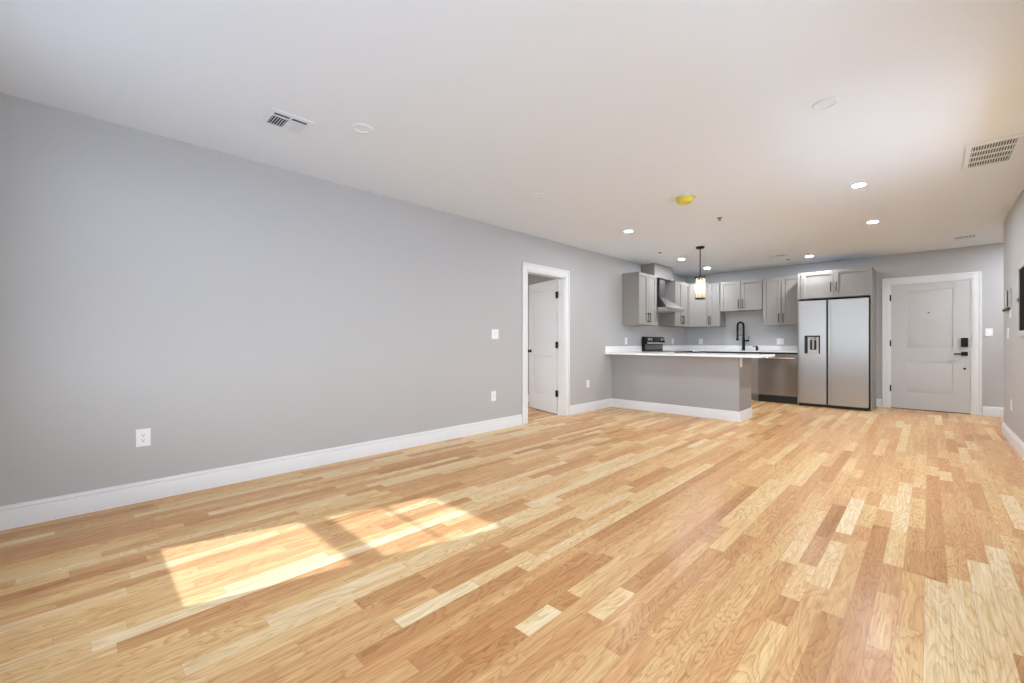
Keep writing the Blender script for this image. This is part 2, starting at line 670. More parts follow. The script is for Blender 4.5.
def window(name, axis, y, a, sash=True, muntin=True):
    """double hung window standing in a wall hole"""
    p0, p1, z0, z1 = a
    f = MB()

    def bx(q0, q1, z0_, z1_, t=0.03, off=0.0):
        if axis == 'x':
            f.box(q0, q1, y - t / 2 + off, y + t / 2 + off, z0_, z1_, 0.003)
        else:
            f.box(y - t / 2 + off, y + t / 2 + off, q0, q1, z0_, z1_, 0.003)
    s = 0.082
    bx(p0, p0 + s, z0, z1)
    bx(p1 - s, p1, z0, z1)
    bx(p0 + s, p1 - s, z0, z0 + s)
    bx(p0 + s, p1 - s, z1 - s, z1)
    zm = (z0 + z1) / 2
    bx(p0 + s, p1 - s, zm - 0.062, zm + 0.062)
    if muntin:
        zq = (zm + 0.062 + z1 - s) / 2
        bx(p0 + s, p1 - s, zq - 0.007, zq + 0.007, 0.016)
    o = struct(f.build(name, M['trim']))
    g = MB()
    if axis == 'x':
        g.box(p0 + s * .6, p1 - s * .6, y - 0.003, y + 0.003, z0 + s * .6, z1 - s * .6)
        portal(p0, p1, y - 0.07, y - 0.07, z0, z1, (0, 1, 0))
    else:
        g.box(y - 0.003, y + 0.003, p0 + s * .6, p1 - s * .6, z0 + s * .6, z1 - s * .6)
        portal(y + 0.07, y + 0.07, p0, p1, z0, z1, (-1, 0, 0))
    g.build('pane', M['pane'], o)
    return o


window('window_1', 'x', -0.5, W1)
window('added_window_2', 'y', XR + 0.07, W2, muntin=False)  # unseen window, added to bring in more daylight from the side
window('added_window_3', 'y', XR + 0.07, W3, muntin=False)  # second unseen side window, also added for daylight
window('window_4', 'x', -0.5, WB)
window('added_window_5', 'x', -0.5, W5, muntin=False)  # added behind the camera as daylight fill for the far end
struct(MB().prism([(1.56, YB - 0.16), (0.86, -3.2), (4.8, -3.2), (4.8, YB - 0.16)], 'z', 2.66, 2.85).build('sun_blocker', mat('blocker_grey', (0.6, 0.6, 0.6), 0.9, noise=0.05)))  # unseen slab, added and slanted to keep sun off the wide back window

# ------------------------------------------------------------------ baseboards
BB = [(0, 0), (0.016, 0), (0.016, 0.100), (0.0145, 0.105), (0.009, 0.107), (0.009, 0.111), (0.0125, 0.114), (0.0120, 0.122), (0.006, 0.129), (0.005, 0.137), (0, 0.137)]


def baseboard(name, axis, c, sgn, a0, a1):
    """profile run along a wall: axis of the run, wall coordinate, side it faces"""
    return struct(MB().prism([(c + sgn * x, z) for x, z in BB], 'y' if axis == 'y' else 'x', a0, a1).build(name, M['trim']))


baseboard('baseboard_left', 'y', 0, 1, YB, 4.110)
baseboard('baseboard_left', 'y', 0, 1, 5.150, 6.325)
baseboard('baseboard_far', 'x', YF, -1, 3.207, 3.278)
baseboard('baseboard_far', 'x', YF, -1, 4.411, 6.2)
baseboard('baseboard_right', 'y', XR, -1, YB, YC + 0.016)
baseboard('baseboard_back', 'x', YB, 1, 0.016, XR - 0.016)
baseboard('baseboard_bedroom', 'x', 5.75, -1, -3.72, -0.12)


# ------------------------------------------------------------------ casings
def casing(name, axis, c, sgn, a0, a1, h, w=0.1, jamb0=0, jamb1=0):
    b = MB()
    prof = [(0, 0, 0.014), (0.012, 0.030, 0.016), (0.030, w - 0.026, 0.013), (w - 0.026, w, 0.020)]
    for s, e, t in prof:
        for p0, p1, z0, z1 in ((a0 - e, a0 - s, 0, h + e), (a1 + s, a1 + e, 0, h + e), (a0 - s, a1 + s, h + s, h + e)):
            if e - s < 1e-4:
                continue
            lo, hi = sorted((c, c + sgn * t))
            if axis == 'y':
                b.box(lo, hi, p0, p1, z0, z1, 0.002)
            else:
                b.box(p0, p1, lo, hi, z0, z1, 0.002)
    b2 = [(a0 - 0.012, a0, 0, h + 0.012), (a1, a1 + 0.012, 0, h + 0.012), (a0, a1, h, h + 0.012)]
    for p0, p1, z0, z1 in b2:
        lo, hi = sorted((c, c + sgn * 0.012))
        if axis == 'y':
            b.box(lo, hi, p0, p1, z0, z1)
        else:
            b.box(p0, p1, lo, hi, z0, z1)
    o = struct(b.build(name, M['trim']))
    j = MB()
    for p0, p1, z0, z1 in ((a0 - 0.002, a0 + 0.016, 0, h), (a1 - 0.016, a1 + 0.002, 0, h), (a0, a1, h - 0.016, h + 0.002)):
        if axis == 'y':
            j.box(jamb0, jamb1, p0, p1, z0, z1)
        else:
            j.box(p0, p1, jamb0, jamb1, z0, z1)
    j.build('jamb', M['trim'], o)
    return o


casing('trim_1', 'y', 0, 1, DY0, DY1, DH, 0.098, -0.122, 0.004)
casing('trim_2', 'x', YF, -1, EX0, EX1, EH, 0.094, YF - 0.004, YF + 0.13)


# ------------------------------------------------------------------ doors
def panel_door(parent_name, w, h, t, panels, m):
    """slab in local x (0..w), y (0..t); both faces carry stiles, rails and raised panels"""
    b = MB()
    b.box(0, w, 0.010, t - 0.010, 0, h)
    for ya, yb, s in ((0, 0.0105, -1), (t - 0.0105, t, 1)):
        x0, x1 = panels[0][0], panels[0][1]
        b.box(0, x0, ya, yb, 0, h)
        b.box(x1, w, ya, yb, 0, h)
        z = 0
        for p in panels:
            b.box(x0, x1, ya, yb, z, p[2])
            z = p[3]
        b.box(x0, x1, ya, yb, z, h)
        for p in panels:
            e, g = 0.009, 0.034
            yo, yi = (0.010, 0.003) if s < 0 else (t - 0.010, t - 0.003)
            b.hull([(p[0] + e, yo, p[2] + e), (p[1] - e, yo, p[2] + e), (p[1] - e, yo, p[3] - e), (p[0] + e, yo, p[3] - e)],
                   [(p[0] + g, yi, p[2] + g), (p[1] - g, yi, p[2] + g), (p[1] - g, yi, p[3] - g), (p[0] + g, yi, p[3] - g)])
    return b.build(parent_name, m)


d1 = struct(panel_door('door_1', 0.81, 2.02, 0.035, [(0.13, 0.68, 0.24, 0.86), (0.13, 0.68, 1.02, 1.88)], M['door_white']))
dang = math.radians(162.5)
d1.location = (-0.128, 5.060, 0.012)
d1.rotation_euler = (0, 0, dang)
for s in (1, -1):
    y = 0.035 if s > 0 else 0.0
    k = MB()
    k.lathe([(0, 0), (0.027, 0), (0.027, 0.006), (0.012, 0.010), (0.011, 0.028), (0.024, 0.036), (0.027, 0.048), (0.022, 0.058), (0, 0.061)] if s > 0 else
            [(0, 0), (0.027, 0), (0.027, -0.006), (0.012, -0.010), (0.011, -0.028), (0.024, -0.036), (0.027, -0.048), (0.022, -0.058), (0, -0.061)],
            (0.755, y, 0.93), 'y', 20)
    k.build('knob', M['black'], d1)
for z in (1.78, 1.032, 0.305):
    hg = MB()
    hg.box(-0.004, 0.032, 0.033, 0.037, z - 0.048, z + 0.048, 0.001)
    hg.cyl((-0.006, 0.040, z - 0.05), 0.008, 0.1, 'z', 12)
    hg.box(-0.040, -0.006, 0.034, 0.042, z - 0.048, z + 0.048, 0.001)
    hg.build('hinge', M['black'], d1)

d2 = struct(panel_door('door_2', 0.916, 2.018, 0.044, [(0.194, 0.722, 0.255, 0.765), (0.194, 0.722, 0.975, 1.905)], M['door_grey']))
d2.location = (3.386, YF + 0.004, 0.010)
lk = MB()
lk.box(0.804, 0.878, -0.030, 0.0005, 1.003, 1.142, 0.006, 2)
lk.build('keypad_lock', M['black'], d2)
lv = MB()
lv.box(0.806, 0.876, -0.014, 0.0005, 0.867, 0.930, 0.004)
lv.cyl((0.841, -0.05, 0.897), 0.011, 0.05, 'y', 14)
lv.box(0.728, 0.854, -0.058, -0.044, 0.886, 0.907, 0.004)
lv.build('lever_handle', M['black'], d2)
lb = MB()
lb.box(0.829, 0.858, -0.012, 0.0005, 0.660, 0.688, 0.004)
lb.build('privacy_latch', M['black'], d2)
ph = MB()
ph.lathe([(0, -0.006), (0.009, -0.006), (0.011, 0.0), (0, 0.0005)], (0.451, 0.0, 1.543), 'y', 14)
ph.build('peephole', M['dark'], d2)
for z in (1.805, 1.058, 0.318):
    MB().box(-0.010, 0.010, -0.012, 0.004, z - 0.052, z + 0.052, 0.002).build('hinge', M['black'], d2)
MB().box(0.0, 0.916, -0.001, 0.044, -0.0095, 0.001).build('door_sweep', M['rubber'], d2)
MB().box(0.9175, 0.9225, 0.008, 0.030, 1.03, 1.12, 0.001).build('strike_plate', M['chrome'], d2)


# ------------------------------------------------------------------ kitchen cabinets
def pull(bm_mb, x, z0, z1, yf):
    """bar pull standing off a door front at y = yf (front faces -y)"""
    bm_mb.box(x - 0.006, x + 0.006, yf - 0.034, yf - 0.024, z0, z1, 0.002)
    bm_mb.box(x - 0.005, x + 0.005, yf - 0.026, yf + 0.0005, z0 + 0.008, z0 + 0.020)
    bm_mb.box(x - 0.005, x + 0.005, yf - 0.026, yf + 0.0005, z1 - 0.020, z1 - 0.008)
    return bm_mb


def shaker(parent, x0, x1, z0, z1, yf, hx=None, hz=None, name='door', fr=0.057, hh=False):
    """shaker front: frame of stiles and rails round a sunk panel; 20 mm thick, front at yf"""
    b = MB()
    yb = yf + 0.02
    b.box(x0, x0 + fr, yf, yb, z0, z1, 0.0015)
    b.box(x1 - fr, x1, yf, yb, z0, z1, 0.0015)
    b.box(x0 + fr - .001, x1 - fr + .001, yf, yb, z0, z0 + fr, 0.0015)
    b.box(x0 + fr - .001, x1 - fr + .001, yf, yb, z1 - fr, z1, 0.0015)
    b.box(x0 + fr - .002, x1 - fr + .002, yf + 0.013, yb - 0.002, z0 + fr - .002, z1 - fr + .002)
    d = b.build(name, M['cab'], parent)
    if hx is not None:
        p = MB()
        if hh:
            p.box(hx - 0.08, hx + 0.08, yf - 0.034, yf - 0.024, hz[0] - 0.006, hz[0] + 0.006, 0.002)
            p.box(hx - 0.070, hx - 0.058, yf - 0.026, yf + 0.0005, hz[0] - 0.005, hz[0] + 0.005)
            p.box(hx + 0.058, hx + 0.070, yf - 0.026, yf + 0.0005, hz[0] - 0.005, hz[0] + 0.005)
        else:
            pull(p, hx, hz[0], hz[1], yf)
        p.build('handle', M['dark'], d)
    return d


G_UP = 'grey shaker wall cabinets'


def upper(label, loc, rot, w, h, doors, d=0.315, hl=0.165):
    t = thing('wall_cabinet', label, 'cabinet', loc, rot, G_UP)
    MB().box(0, w, -d, -0.001, 0, h, 0.001).build('body', M['cab'], t)
    yf = -d - 0.0205
    for x0, x1, hx in doors:
        shaker(t, x0 + 0.004, x1 - 0.004, 0.004, h - 0.004, yf, hx, (0.045, 0.045 + hl))
    return t


Z0, ZT = 1.402, 2.285
HU = ZT - Z0
# left wall run (fronts face the room's middle)
wD = 0.665
upper('grey two-door wall cabinet nearest the bedroom doorway, before the range hood', (0, 6.69, 1.388), R90, wD, ZT - 1.388,
      [(0.0, wD / 2, wD / 2 - 0.034), (wD / 2, wD, wD / 2 + 0.034)], 0.298)
wE = 0.678
upper('grey two-door wall cabinet between the range hood and the kitchen corner', (0, 8.122, Z0), R90, wE, HU,
      [(0.0, wE / 2, wE / 2 - 0.034), (wE / 2, wE, wE / 2 + 0.034)], 0.300)
# diagonal corner cabinet
cc = thing('corner_wall_cabinet', 'grey single-door wall cabinet set diagonally across the kitchen corner', 'cabinet', (0, YF, Z0), 0, G_UP)
cb = MB()
cs, cd = 0.613, 0.315
cb.prism([(0.001, -0.001), (0.001, -cs), (cd, -cs), (cs, -cd), (cs, -0.001)], 'z', 0, HU)
cb.build('body', M['cab'], cc)
dl = (cs - cd) * math.sqrt(2)
q = shaker(cc, 0.0025, dl - 0.0025, 0.004, HU - 0.004, -0.0205, dl - 0.034, (0.045, 0.21))
for o in (q,):
    o.location = (cd, -cs, 0)
    o.rotation_euler = (0, 0, math.radians(45))
upper('narrow grey one-door wall cabinet right of the diagonal corner cabinet', (0.615, YF, Z0), 0, 0.212, HU, [(0, 0.212, 0.034)])
upper('short grey two-door wall cabinet above the black faucet', (0.832, YF, 1.705), 0, 0.757, ZT - 1.705,
      [(0, 0.3785, 0.3785 - 0.034), (0.3785, 0.757, 0.3785 + 0.034)])
upper('tall grey two-door wall cabinet between the short one and the refrigerator', (1.594, YF, Z0), 0, 0.606, HU,
      [(0, 0.303, 0.303 - 0.034), (0.303, 0.606, 0.303 + 0.034)])
# cabinet over the refrigerator
of = thing('refrigerator_cabinet', 'grey two-door cabinet above the stainless refrigerator, with tall side panels', 'cabinet', (2.232, YF, 1.822), 0, G_UP)
MB().box(0, 0.951, -0.655, -0.001, 0, 0.456, 0.001).build('body', M['cab'], of)
for x0, x1, hx in ((0.036, 0.487, 0.448), (0.490, 0.951, 0.524)):
    shaker(of, x0, x1, 0.006, 0.452, -0.676, hx, (0.10, 0.255))
for x0, x1 in ((2.212, 2.231), (3.184, 3.204)):
    MB().box(x0, x1, 8.735, YF - 0.001, 0, 2.278, 0.001).build('side_panel', M['cab'], of, False)
# box over the hood up to the ceiling
hb = thing('hood_cover_box', 'grey painted box between the range hood opening and the ceiling', 'cabinet', (0, 7.364, 2.281))
MB().box(0.001, 0.272, 0, 0.752, 0, H - 2.281 - 0.001, 0.0015).build('body', M['cab'], hb)
MB().box(0.2725, 0.284, 0.002, 0.750, -0.006, 0.016, 0.001).build('lower_rail', M['cab'], hb)

# base cabinets
def base_cab(label, loc, rot, w, doors, d=0.60, name='base_cabinet'):
    t = thing(name, label, 'cabinet', loc, rot, 'grey base cabinets')
    MB().box(0, w, -d, -0.001, 0.105, 0.883).build('body', M['cab'], t)
    MB().box(0.001, w - 0.001, -d + 0.06, -0.002, 0, 0.105).build('toe_kick', M['cab_in'], t)
    for x0, x1, hx in doors:
        shaker(t, x0 + 0.002, x1 - 0.002, 0.115, 0.70, -d - 0.0205, hx, (0.52, 0.66))
        shaker(t, x0 + 0.002, x1 - 0.002, 0.706, 0.876, -d - 0.0205, None, None, 'drawer_front', 0.045)
    return t


base_cab('grey sink base cabinet beside the dishwasher, glimpsed past the peninsula end', (0.668, YF, 0), 0, 0.924, [(0, 0.462, 0.42), (0.462, 0.924, 0.504)])
base_cab('narrow grey base cabinet between peninsula and range', (0, 6.905, 0), R90, 0.458, [(0.0, 0.458, 0.42)])
base_cab('grey corner base cabinet beyond the range', (0, 8.132, 0), R90, 0.62, [(0.0, 0.62, 0.05)])

# peninsula
pn = thing('kitchen_peninsula', 'grey panelled peninsula under the white countertop, white skirting at its foot', 'peninsula', (0, 6.34, 0))
MB().box(0.001, 1.986, 0.0, 0.545, 0, 0.883, 0.001).build('body', M['pen'], pn)
MB().box(1.9865, 1.9895, 0.001, 0.545, 0.0, 0.883, 0.0005).build('end_panel', M['cab'], pn)
sk = MB()
rings = [[sk.bm.verts.new((px_(d), py_(d), z)) for d, z in BB] for px_, py_ in
         ((lambda d: 0.001, lambda d: -d), (lambda d: 1.99 + d, lambda d: -d), (lambda d: 1.99 + d, lambda d: 0.545))]
for A_, B_ in zip(rings, rings[1:]):
    for i in range(len(BB)):
        j = (i + 1) % len(BB)
        sk.bm.faces.new((A_[i], A_[j], B_[j], B_[i]))
sk.bm.faces.new(rings[0][::-1])
sk.bm.faces.new(rings[-1])
sk.build('skirting', M['trim'], pn)

# worktops
CT, CB_ = 0.914, 0.884
ct = thing('countertop', 'white quartz countertop on the peninsula running back to the range', 'countertop', (0, 6.125, CB_))
MB().prism([(0.001, 6.128), (2.283, 6.128), (2.283, 6.93), (0.635, 6.93), (0.635, 7.366), (0.001, 7.366)], 'z', CB_, CT, 0.002).build('slab', M['quartz'], ct, False)
MB().box(0.001, 0.02, 6.130, 7.364, CT + 0.0005, 1.018, 0.0015).build('backsplash', M['quartz'], ct, False)
ct2 = thing('countertop', 'white quartz countertop along the far wall under the faucet', 'countertop', (0, 8.77, CB_))
MB().prism([(0.001, 8.128), (0.635, 8.128), (0.635, 8.775), (2.208, 8.775), (2.208, YF - 0.001), (0.001, YF - 0.001)], 'z', 0.904, 0.924, 0.002).build('slab', M['quartz'], ct2, False)
MB().prism([(0.002, 8.130), (0.625, 8.130), (0.625, 8.785), (2.206, 8.785), (2.206, YF - 0.002), (0.002, YF - 0.002)], 'z', CB_, 0.9035).build('shadow_strip', M['dark'], ct2, False)  # dark strip standing in for the shadow under the slab edge
MB().box(0.021, 2.208, YF - 0.02, YF - 0.001, 0.9245, 1.018, 0.0015).build('backsplash', M['quartz'], ct2, False)
MB().box(0.001, 0.02, 8.128, YF - 0.001, 0.9245, 1.018, 0.0015).build('backsplash', M['quartz'], ct2, False)

# ------------------------------------------------------------------ range
rg = thing('range', 'freestanding electric range with a black knobbed back panel behind the peninsula', 'stove', (0.02, 7.372, 0))
RY0, RY1 = 7.372, 8.122
MB().box(0.03, 0.62, RY0, RY1, 0.02, 0.905, 0.003).build('body', M['black'], rg, False)
MB().box(0.02, 0.665, RY0 + .001, RY1 - .001, 0.906, 0.922, 0.004).build('cooktop', M['blackgloss'], rg, False)
od = MB().box(0.622, 0.655, RY0 + 0.004, RY1 - 0.004, 0.22, 0.80, 0.004).build('oven_door', M['chrome'], rg, False)
hb_ = MB()
hb_.tube([(0.70, RY0 + 0.05, 0.755), (0.70, RY1 - 0.05, 0.755)], 0.011, 12)
hb_.box(0.655, 0.70, RY0 + 0.06, RY0 + 0.08, 0.747, 0.763)
hb_.box(0.655, 0.70, RY1 - 0.08, RY1 - 0.06, 0.747, 0.763)
hb_.build('handle', M['chrome'], od, False)
MB().box(0.622, 0.65, RY0 + 0.004, RY1 - 0.004, 0.04, 0.21, 0.004).build('drawer', M['chrome'], rg, False)
bgd = MB()
bgd.prism([(0.022, 0.9225), (0.075, 0.9225), (0.070, 1.045), (0.125, 1.060), (0.128, 1.078), (0.092, 1.182), (0.080, 1.190), (0.022, 1.190)], 'y', RY0, RY1, 0.002)
bgd.build('backguard', M['black'], rg, False)
MB().prism([(0.0755, 0.950), (0.079, 0.950), (0.0745, 1.040), (0.071, 1.040)], 'y', RY0 + 0.03, RY1 - 0.012).build('lower_panel', M['hood'], rg, False)
MB().prism([(0.124, 1.056), (0.136, 1.056), (0.136, 1.080), (0.127, 1.083)], 'y', RY0 + 0.002, RY1 - 0.002).build('trim_strip', M['chrome'], rg, False)
cp = MB().prism([(0.1275, 1.0835), (0.1300, 1.0845), (0.0955, 1.181), (0.0930, 1.180)], 'y', RY0 + 0.02, RY1 - 0.008).build('control_panel', M['blackgloss'], rg, False)
kv = Vector((0.94, 0, 0.34)).normalized()
for ky in (0.075, 0.165, 0.60, 0.69):
    c = Vector((0.1125, RY0 + ky, 1.133))
    MB().tube([c, c + kv * 0.008, c + kv * 0.009, c + kv * 0.028], [0.026, 0.026, 0.019, 0.017], 18).build('knob', M['chrome'], cp, False)
for ky in (0.19, 0.555):
    for kx, r in ((0.22, 0.075), (0.50, 0.095)):
        MB().lathe([(r - 0.004, 0), (r, 0), (r, 0.0006), (r - 0.004, 0.0006), (r - 0.004, 0)], (kx, RY0 + ky, 0.922), 'z', 36).build('burner_ring', M['greyplastic'], rg, False)

# ------------------------------------------------------------------ range hood
hd = thing('range_hood', 'stainless chimney range hood on the wall over the range', 'hood', (0, 7.37, 1.665))
HY0, HY1 = 7.372, 8.118
MB().box(0.001, 0.50, HY0, HY1, 1.668, 1.718, 0.002).build('lip', M['chrome'], hd, False)
MB().hull([(0.002, HY0 + .004, 1.7185), (0.495, HY0 + .004, 1.7185), (0.495, HY1 - .004, 1.7185), (0.002, HY1 - .004, 1.7185)],
          [(0.002, 7.62, 1.925), (0.25, 7.62, 1.925), (0.25, 7.87, 1.925), (0.002, 7.87, 1.925)]).build('canopy', M['hood'], hd, False)
MB().box(0.002, 0.245, 7.625, 7.865, 1.9255, 2.2795, 0.002).build('chimney', M['hood'], hd, False)
for y in (7.43, 7.75):
    MB().box(0.06, 0.44, y, y + 0.30, 1.660, 1.668, 0.002).build('filter', M['greyplastic'], hd, False)

# ------------------------------------------------------------------ refrigerator
fr = thing('refrigerator', 'stainless side-by-side refrigerator with a dispenser in its narrower door', 'refrigerator', (2.70, 8.66, 0))
MB().box(2.238, 3.168, 8.725, YF - 0.02, 0.02, 1.775, 0.004).build('body', M['rubber'], fr, False)


def fridge_door(x0, x1, hole=None):
    b = MB()
    n = 14
    yb = 8.722

    def fy(x):
        u = 2 * (x - x0) / (x1 - x0) - 1
        return 8.652 + 0.008 * u * u + (0.004 * max(0, abs(u) - 0.97) / 0.03)
    if hole is None:
        pts = [(x0 + (x1 - x0) * i / n, fy(x0 + (x1 - x0) * i / n)) for i in range(n + 1)]
        b.prism(pts + [(x1, yb), (x0, yb)], 'z', 0.055, 1.782)
    else:
        hx0, hx1, hz0, hz1 = hole

        def strip(a, c, z0, z1, k):
            p = [(a + (c - a) * i / k, fy(a + (c - a) * i / k)) for i in range(k + 1)]
            b.prism(p + [(c, yb), (a, yb)], 'z', z0, z1)
        strip(x0, hx0, 0.055, 1.782, 5)
        strip(hx1, x1, 0.055, 1.782, 5)
        strip(hx0, hx1, 0.055, hz0, 6)
        strip(hx0, hx1, hz1, 1.782, 6)
        bmesh.ops.remove_doubles(b.bm, verts=b.bm.verts[:], dist=1e-5)
    return b.build('door', M['steel'], fr, False)


DX0, DX1, DZ0, DZ1 = 2.330, 2.547, 0.893, 1.197
fd = fridge_door(2.240, 2.629, (DX0, DX1, DZ0, DZ1))
fd2 = fridge_door(2.655, 3.168)
# pocket grips along the meeting edges
MB().box(2.6295, 2.6545, 8.668, 8.724, 0.055, 1.782).build('gap_seal', M['rubber'], fr, False)
MB().box(2.6555, 2.684, 8.6495, 8.664, 0.06, 1.776, 0.003).build('grip', M['steel'], fd2, False)
dp = MB()
dp.box(DX0 + .0005, DX1 - .0005, 8.708, 8.7215, DZ0 + .0005, DZ1 - .0005)
dp.box(DX0 + .0005, DX0 + 0.042, 8.648, 8.708, DZ0 + .0005, DZ1 - .0005, 0.002)
dp.box(DX1 - 0.020, DX1 - .0005, 8.648, 8.708, DZ0 + .0005, DZ1 - .0005, 0.002)
dp.box(DX0 + 0.042, DX1 - 0.02, 8.650, 8.708, DZ1 - 0.022, DZ1 - .0005, 0.002)
di = dp.build('dispenser', M['rubber'], fd, False)
rc = MB()
xa, xb = DX0 + 0.043, DX1 - 0.021
rc.box(xa, xa + 0.03, 8.660, 8.707, DZ0 + .002, DZ1 - 0.023, 0.002)
rc.box(xb - 0.03, xb, 8.660, 8.707, DZ0 + .002, DZ1 - 0.023, 0.002)
rc.box(xa + 0.03, xb - 0.03, 8.655, 8.707, DZ0 + .002, DZ0 + 0.065, 0.002)
rc.box(xa + 0.03, xb - 0.03, 8.668, 8.707, DZ1 - 0.075, DZ1 - 0.058, 0.002)
rc.box(xa + 0.022, xb - 0.045, 8.654, 8.700, DZ1 - 0.050, DZ1 - 0.024, 0.003)
rc.build('recess_frame', mat('silver_plastic', (0.55, 0.56, 0.56), 0.4, noise=0.02), di, False)
MB().box((xa + xb) / 2 - 0.018, (xa + xb) / 2 + 0.010, 8.688, 8.706, DZ0 + 0.075, DZ1 - 0.08, 0.003).build('paddle', M['greyplastic'], di, False)
MB().box(2.245, 3.163, 8.690, 8.725, 0.012, 0.052, 0.003).build('kick_grille', M['rubber'], fr, False)
for x in (2.275, 3.13):
    MB().box(x - 0.03, x + 0.03, 8.69, 8.80, 1.7825, 1.797, 0.003).build('hinge_cover', M['rubber'], fr, False)
for x in (2.26, 3.13):
    for y in (8.76, 9.34):
        MB().cyl((x, y, 0), 0.018, 0.02, 'z', 12).build('foot', M['rubber'], fr, False)

# ------------------------------------------------------------------ dishwasher
dw = thing('dishwasher', 'stainless dishwasher with a bowed bar handle beside the refrigerator', 'dishwasher', (1.9, 8.79, 0))
MB().box(1.598, 2.204, 8.802, YF - 0.03, 0.0, 0.882).build('tub', M['rubber'], dw, False)
wd = MB()
n = 16
pts = []
for i in range(n + 1):
    u = i / n
    pts.append((1.600 + 0.602 * u, 8.772 - 0.004 * math.sin(math.pi * u)))
wd.prism(pts + [(2.202, 8.800), (1.600, 8.800)], 'z', 0.132, 0.872)
wdo = wd.build('door', M['steel_dw'], dw, False)
hp = []
for i in range(17):
    u = i / 16
    hp.append((1.638 + 0.534 * u, 8.748 - 0.030 * math.sin(math.pi * u), 0.803))
hm = MB()
hm.tube(hp, 0.0125, 12)
hm.box(1.640, 1.664, 8.742, 8.774, 0.793, 0.813, 0.003)
hm.box(2.146, 2.170, 8.742, 8.774, 0.793, 0.813, 0.003)
hm.build('handle', M['chrome'], wdo, False)
MB().box(1.602, 2.200, 8.830, 8.850, 0.004, 0.128, 0.002).build('kick_plate', M['rubber'], dw, False)

# ------------------------------------------------------------------ faucet and dispenser
FX, FY_ = 1.205, 9.29
fc = thing('faucet', 'black spring-neck kitchen faucet at the far wall', 'faucet', (FX, FY_, 0.924))
b = MB()
b.lathe([(0, 0.0005), (0.030, 0.0005), (0.034, 0.010), (0.027, 0.016), (0.026, 0.20), (0.024, 0.245), (0.016, 0.262), (0, 0.262)], (0, 0, 0), 'z', 20)
b.build('base', M['black'], fc)
zc = 0.49
pts = [(0, 0, 0.255), (0, 0, 0.33), (0, 0, 0.41), (0, 0, zc)]
for i in range(1, 13):
    a = math.pi * i / 12
    pts.append((-0.053 + 0.053 * math.cos(a), -0.02 * (1 - math.cos(a)) / 2, zc + 0.068 * math.sin(a)))
pts += [(-0.106, -0.02, 0.43), (-0.106, -0.02, 0.36)]
b = MB()
b.tube(pts, 0.0165, 12)
neck = b.build('neck', M['black'], fc)
sp = MB()
L = []
for (p, q_) in zip(pts, pts[1:]):
    p, q_ = Vector(p), Vector(q_)
    k = max(1, int((q_ - p).length / 0.0075))
    for i in range(k):
        L.append(p + (q_ - p) * i / k)
hel = []
for i, p in enumerate(L):
    t = (L[min(i + 1, len(L) - 1)] - L[max(i - 1, 0)]).normalized()
    a = t.cross(Vector((0, 1, 0))).normalized()
    c = t.cross(a)
    for j in range(6):
        an = 2 * math.pi * j / 6
        nxt = L[min(i + 1, len(L) - 1)]
        hel.append(p + (nxt - p) * (j / 6) + a * 0.0185 * math.cos(an) + c * 0.0185 * math.sin(an))
sp.tube(hel, 0.003, 5)
sp.build('spring', M['black'], neck)
MB().lathe([(0, 0.36), (0.013, 0.36), (0.016, 0.335), (0.017, 0.25), (0.026, 0.215), (0.027, 0.195), (0, 0.195)], (-0.106, -0.02, 0), 'z', 18).build('spray_head', M['black'], fc)
MB().box(-0.104, 0.0, -0.016, -0.008, 0.298, 0.308, 0.002).build('holder_arm', M['black'], fc)
hv = MB()
hv.cyl((0.018, 0, 0.19), 0.017, 0.082, 'x', 16)
hv.tube([(0.086, 0, 0.195), (0.093, 0, 0.235), (0.098, 0, 0.285)], [0.006, 0.006, 0.005], 10)
hv.build('lever', M['black'], fc)
sd = thing('soap_dispenser', 'small black soap pump beside the faucet', 'soap dispenser', (1.440, 9.30, 0.924))
MB().lathe([(0, 0.0005), (0.022, 0.0005), (0.022, 0.05), (0.019, 0.062), (0.019, 0.085), (0, 0.085)], (0, 0, 0), 'z', 18).build('base', M['black'], sd)
MB().tube([(0.0, 0, 0.080), (-0.05, 0, 0.082), (-0.078, -0.004, 0.074)], [0.009, 0.008, 0.006], 10).build('spout', M['black'], sd)

# ------------------------------------------------------------------ pendant
px, py = 1.36, 6.62
pd = thing('pendant_lamp', 'crystal cylinder pendant lamp on a black rod above the peninsula', 'lamp', (px, py, H))
MB().lathe([(0, 0), (0.062, 0), (0.062, -0.018), (0.056, -0.026), (0.014, -0.028), (0.010, -0.040), (0, -0.040)], (0, 0, 0), 'z', 28).build('canopy', M['black'], pd)
MB().cyl((0, 0, -0.475), 0.0075, 0.44, 'z', 12).build('rod', M['dark'], pd)
sh = MB()
zt, zb = -0.463, -0.785
for z in (zt, zb):
    sh.lathe([(0.060, z - 0.009), (0.076, z - 0.009), (0.076, z + 0.009), (0.060, z + 0.009), (0.060, z - 0.009)], (0, 0, 0), 'z', 28)
for a in (0, R90):
    for sgn in (1, -1):
        c, s = math.cos(a), math.sin(a)
        sh.tube([(0, 0, zt), (sgn * 0.068 * c, sgn * 0.068 * s, zt)], 0.004, 8)
for k in range(4):
    a = math.pi / 4 + k * R90
    sh.tube([(0.068 * math.cos(a), 0.068 * math.sin(a), zt), (0.068 * math.cos(a), 0.068 * math.sin(a), zb)], 0.003, 8)
sh.cyl((0, 0, zt - 0.045), 0.017, 0.06, 'z', 16)
shade = sh.build('cage', M['black'], pd)
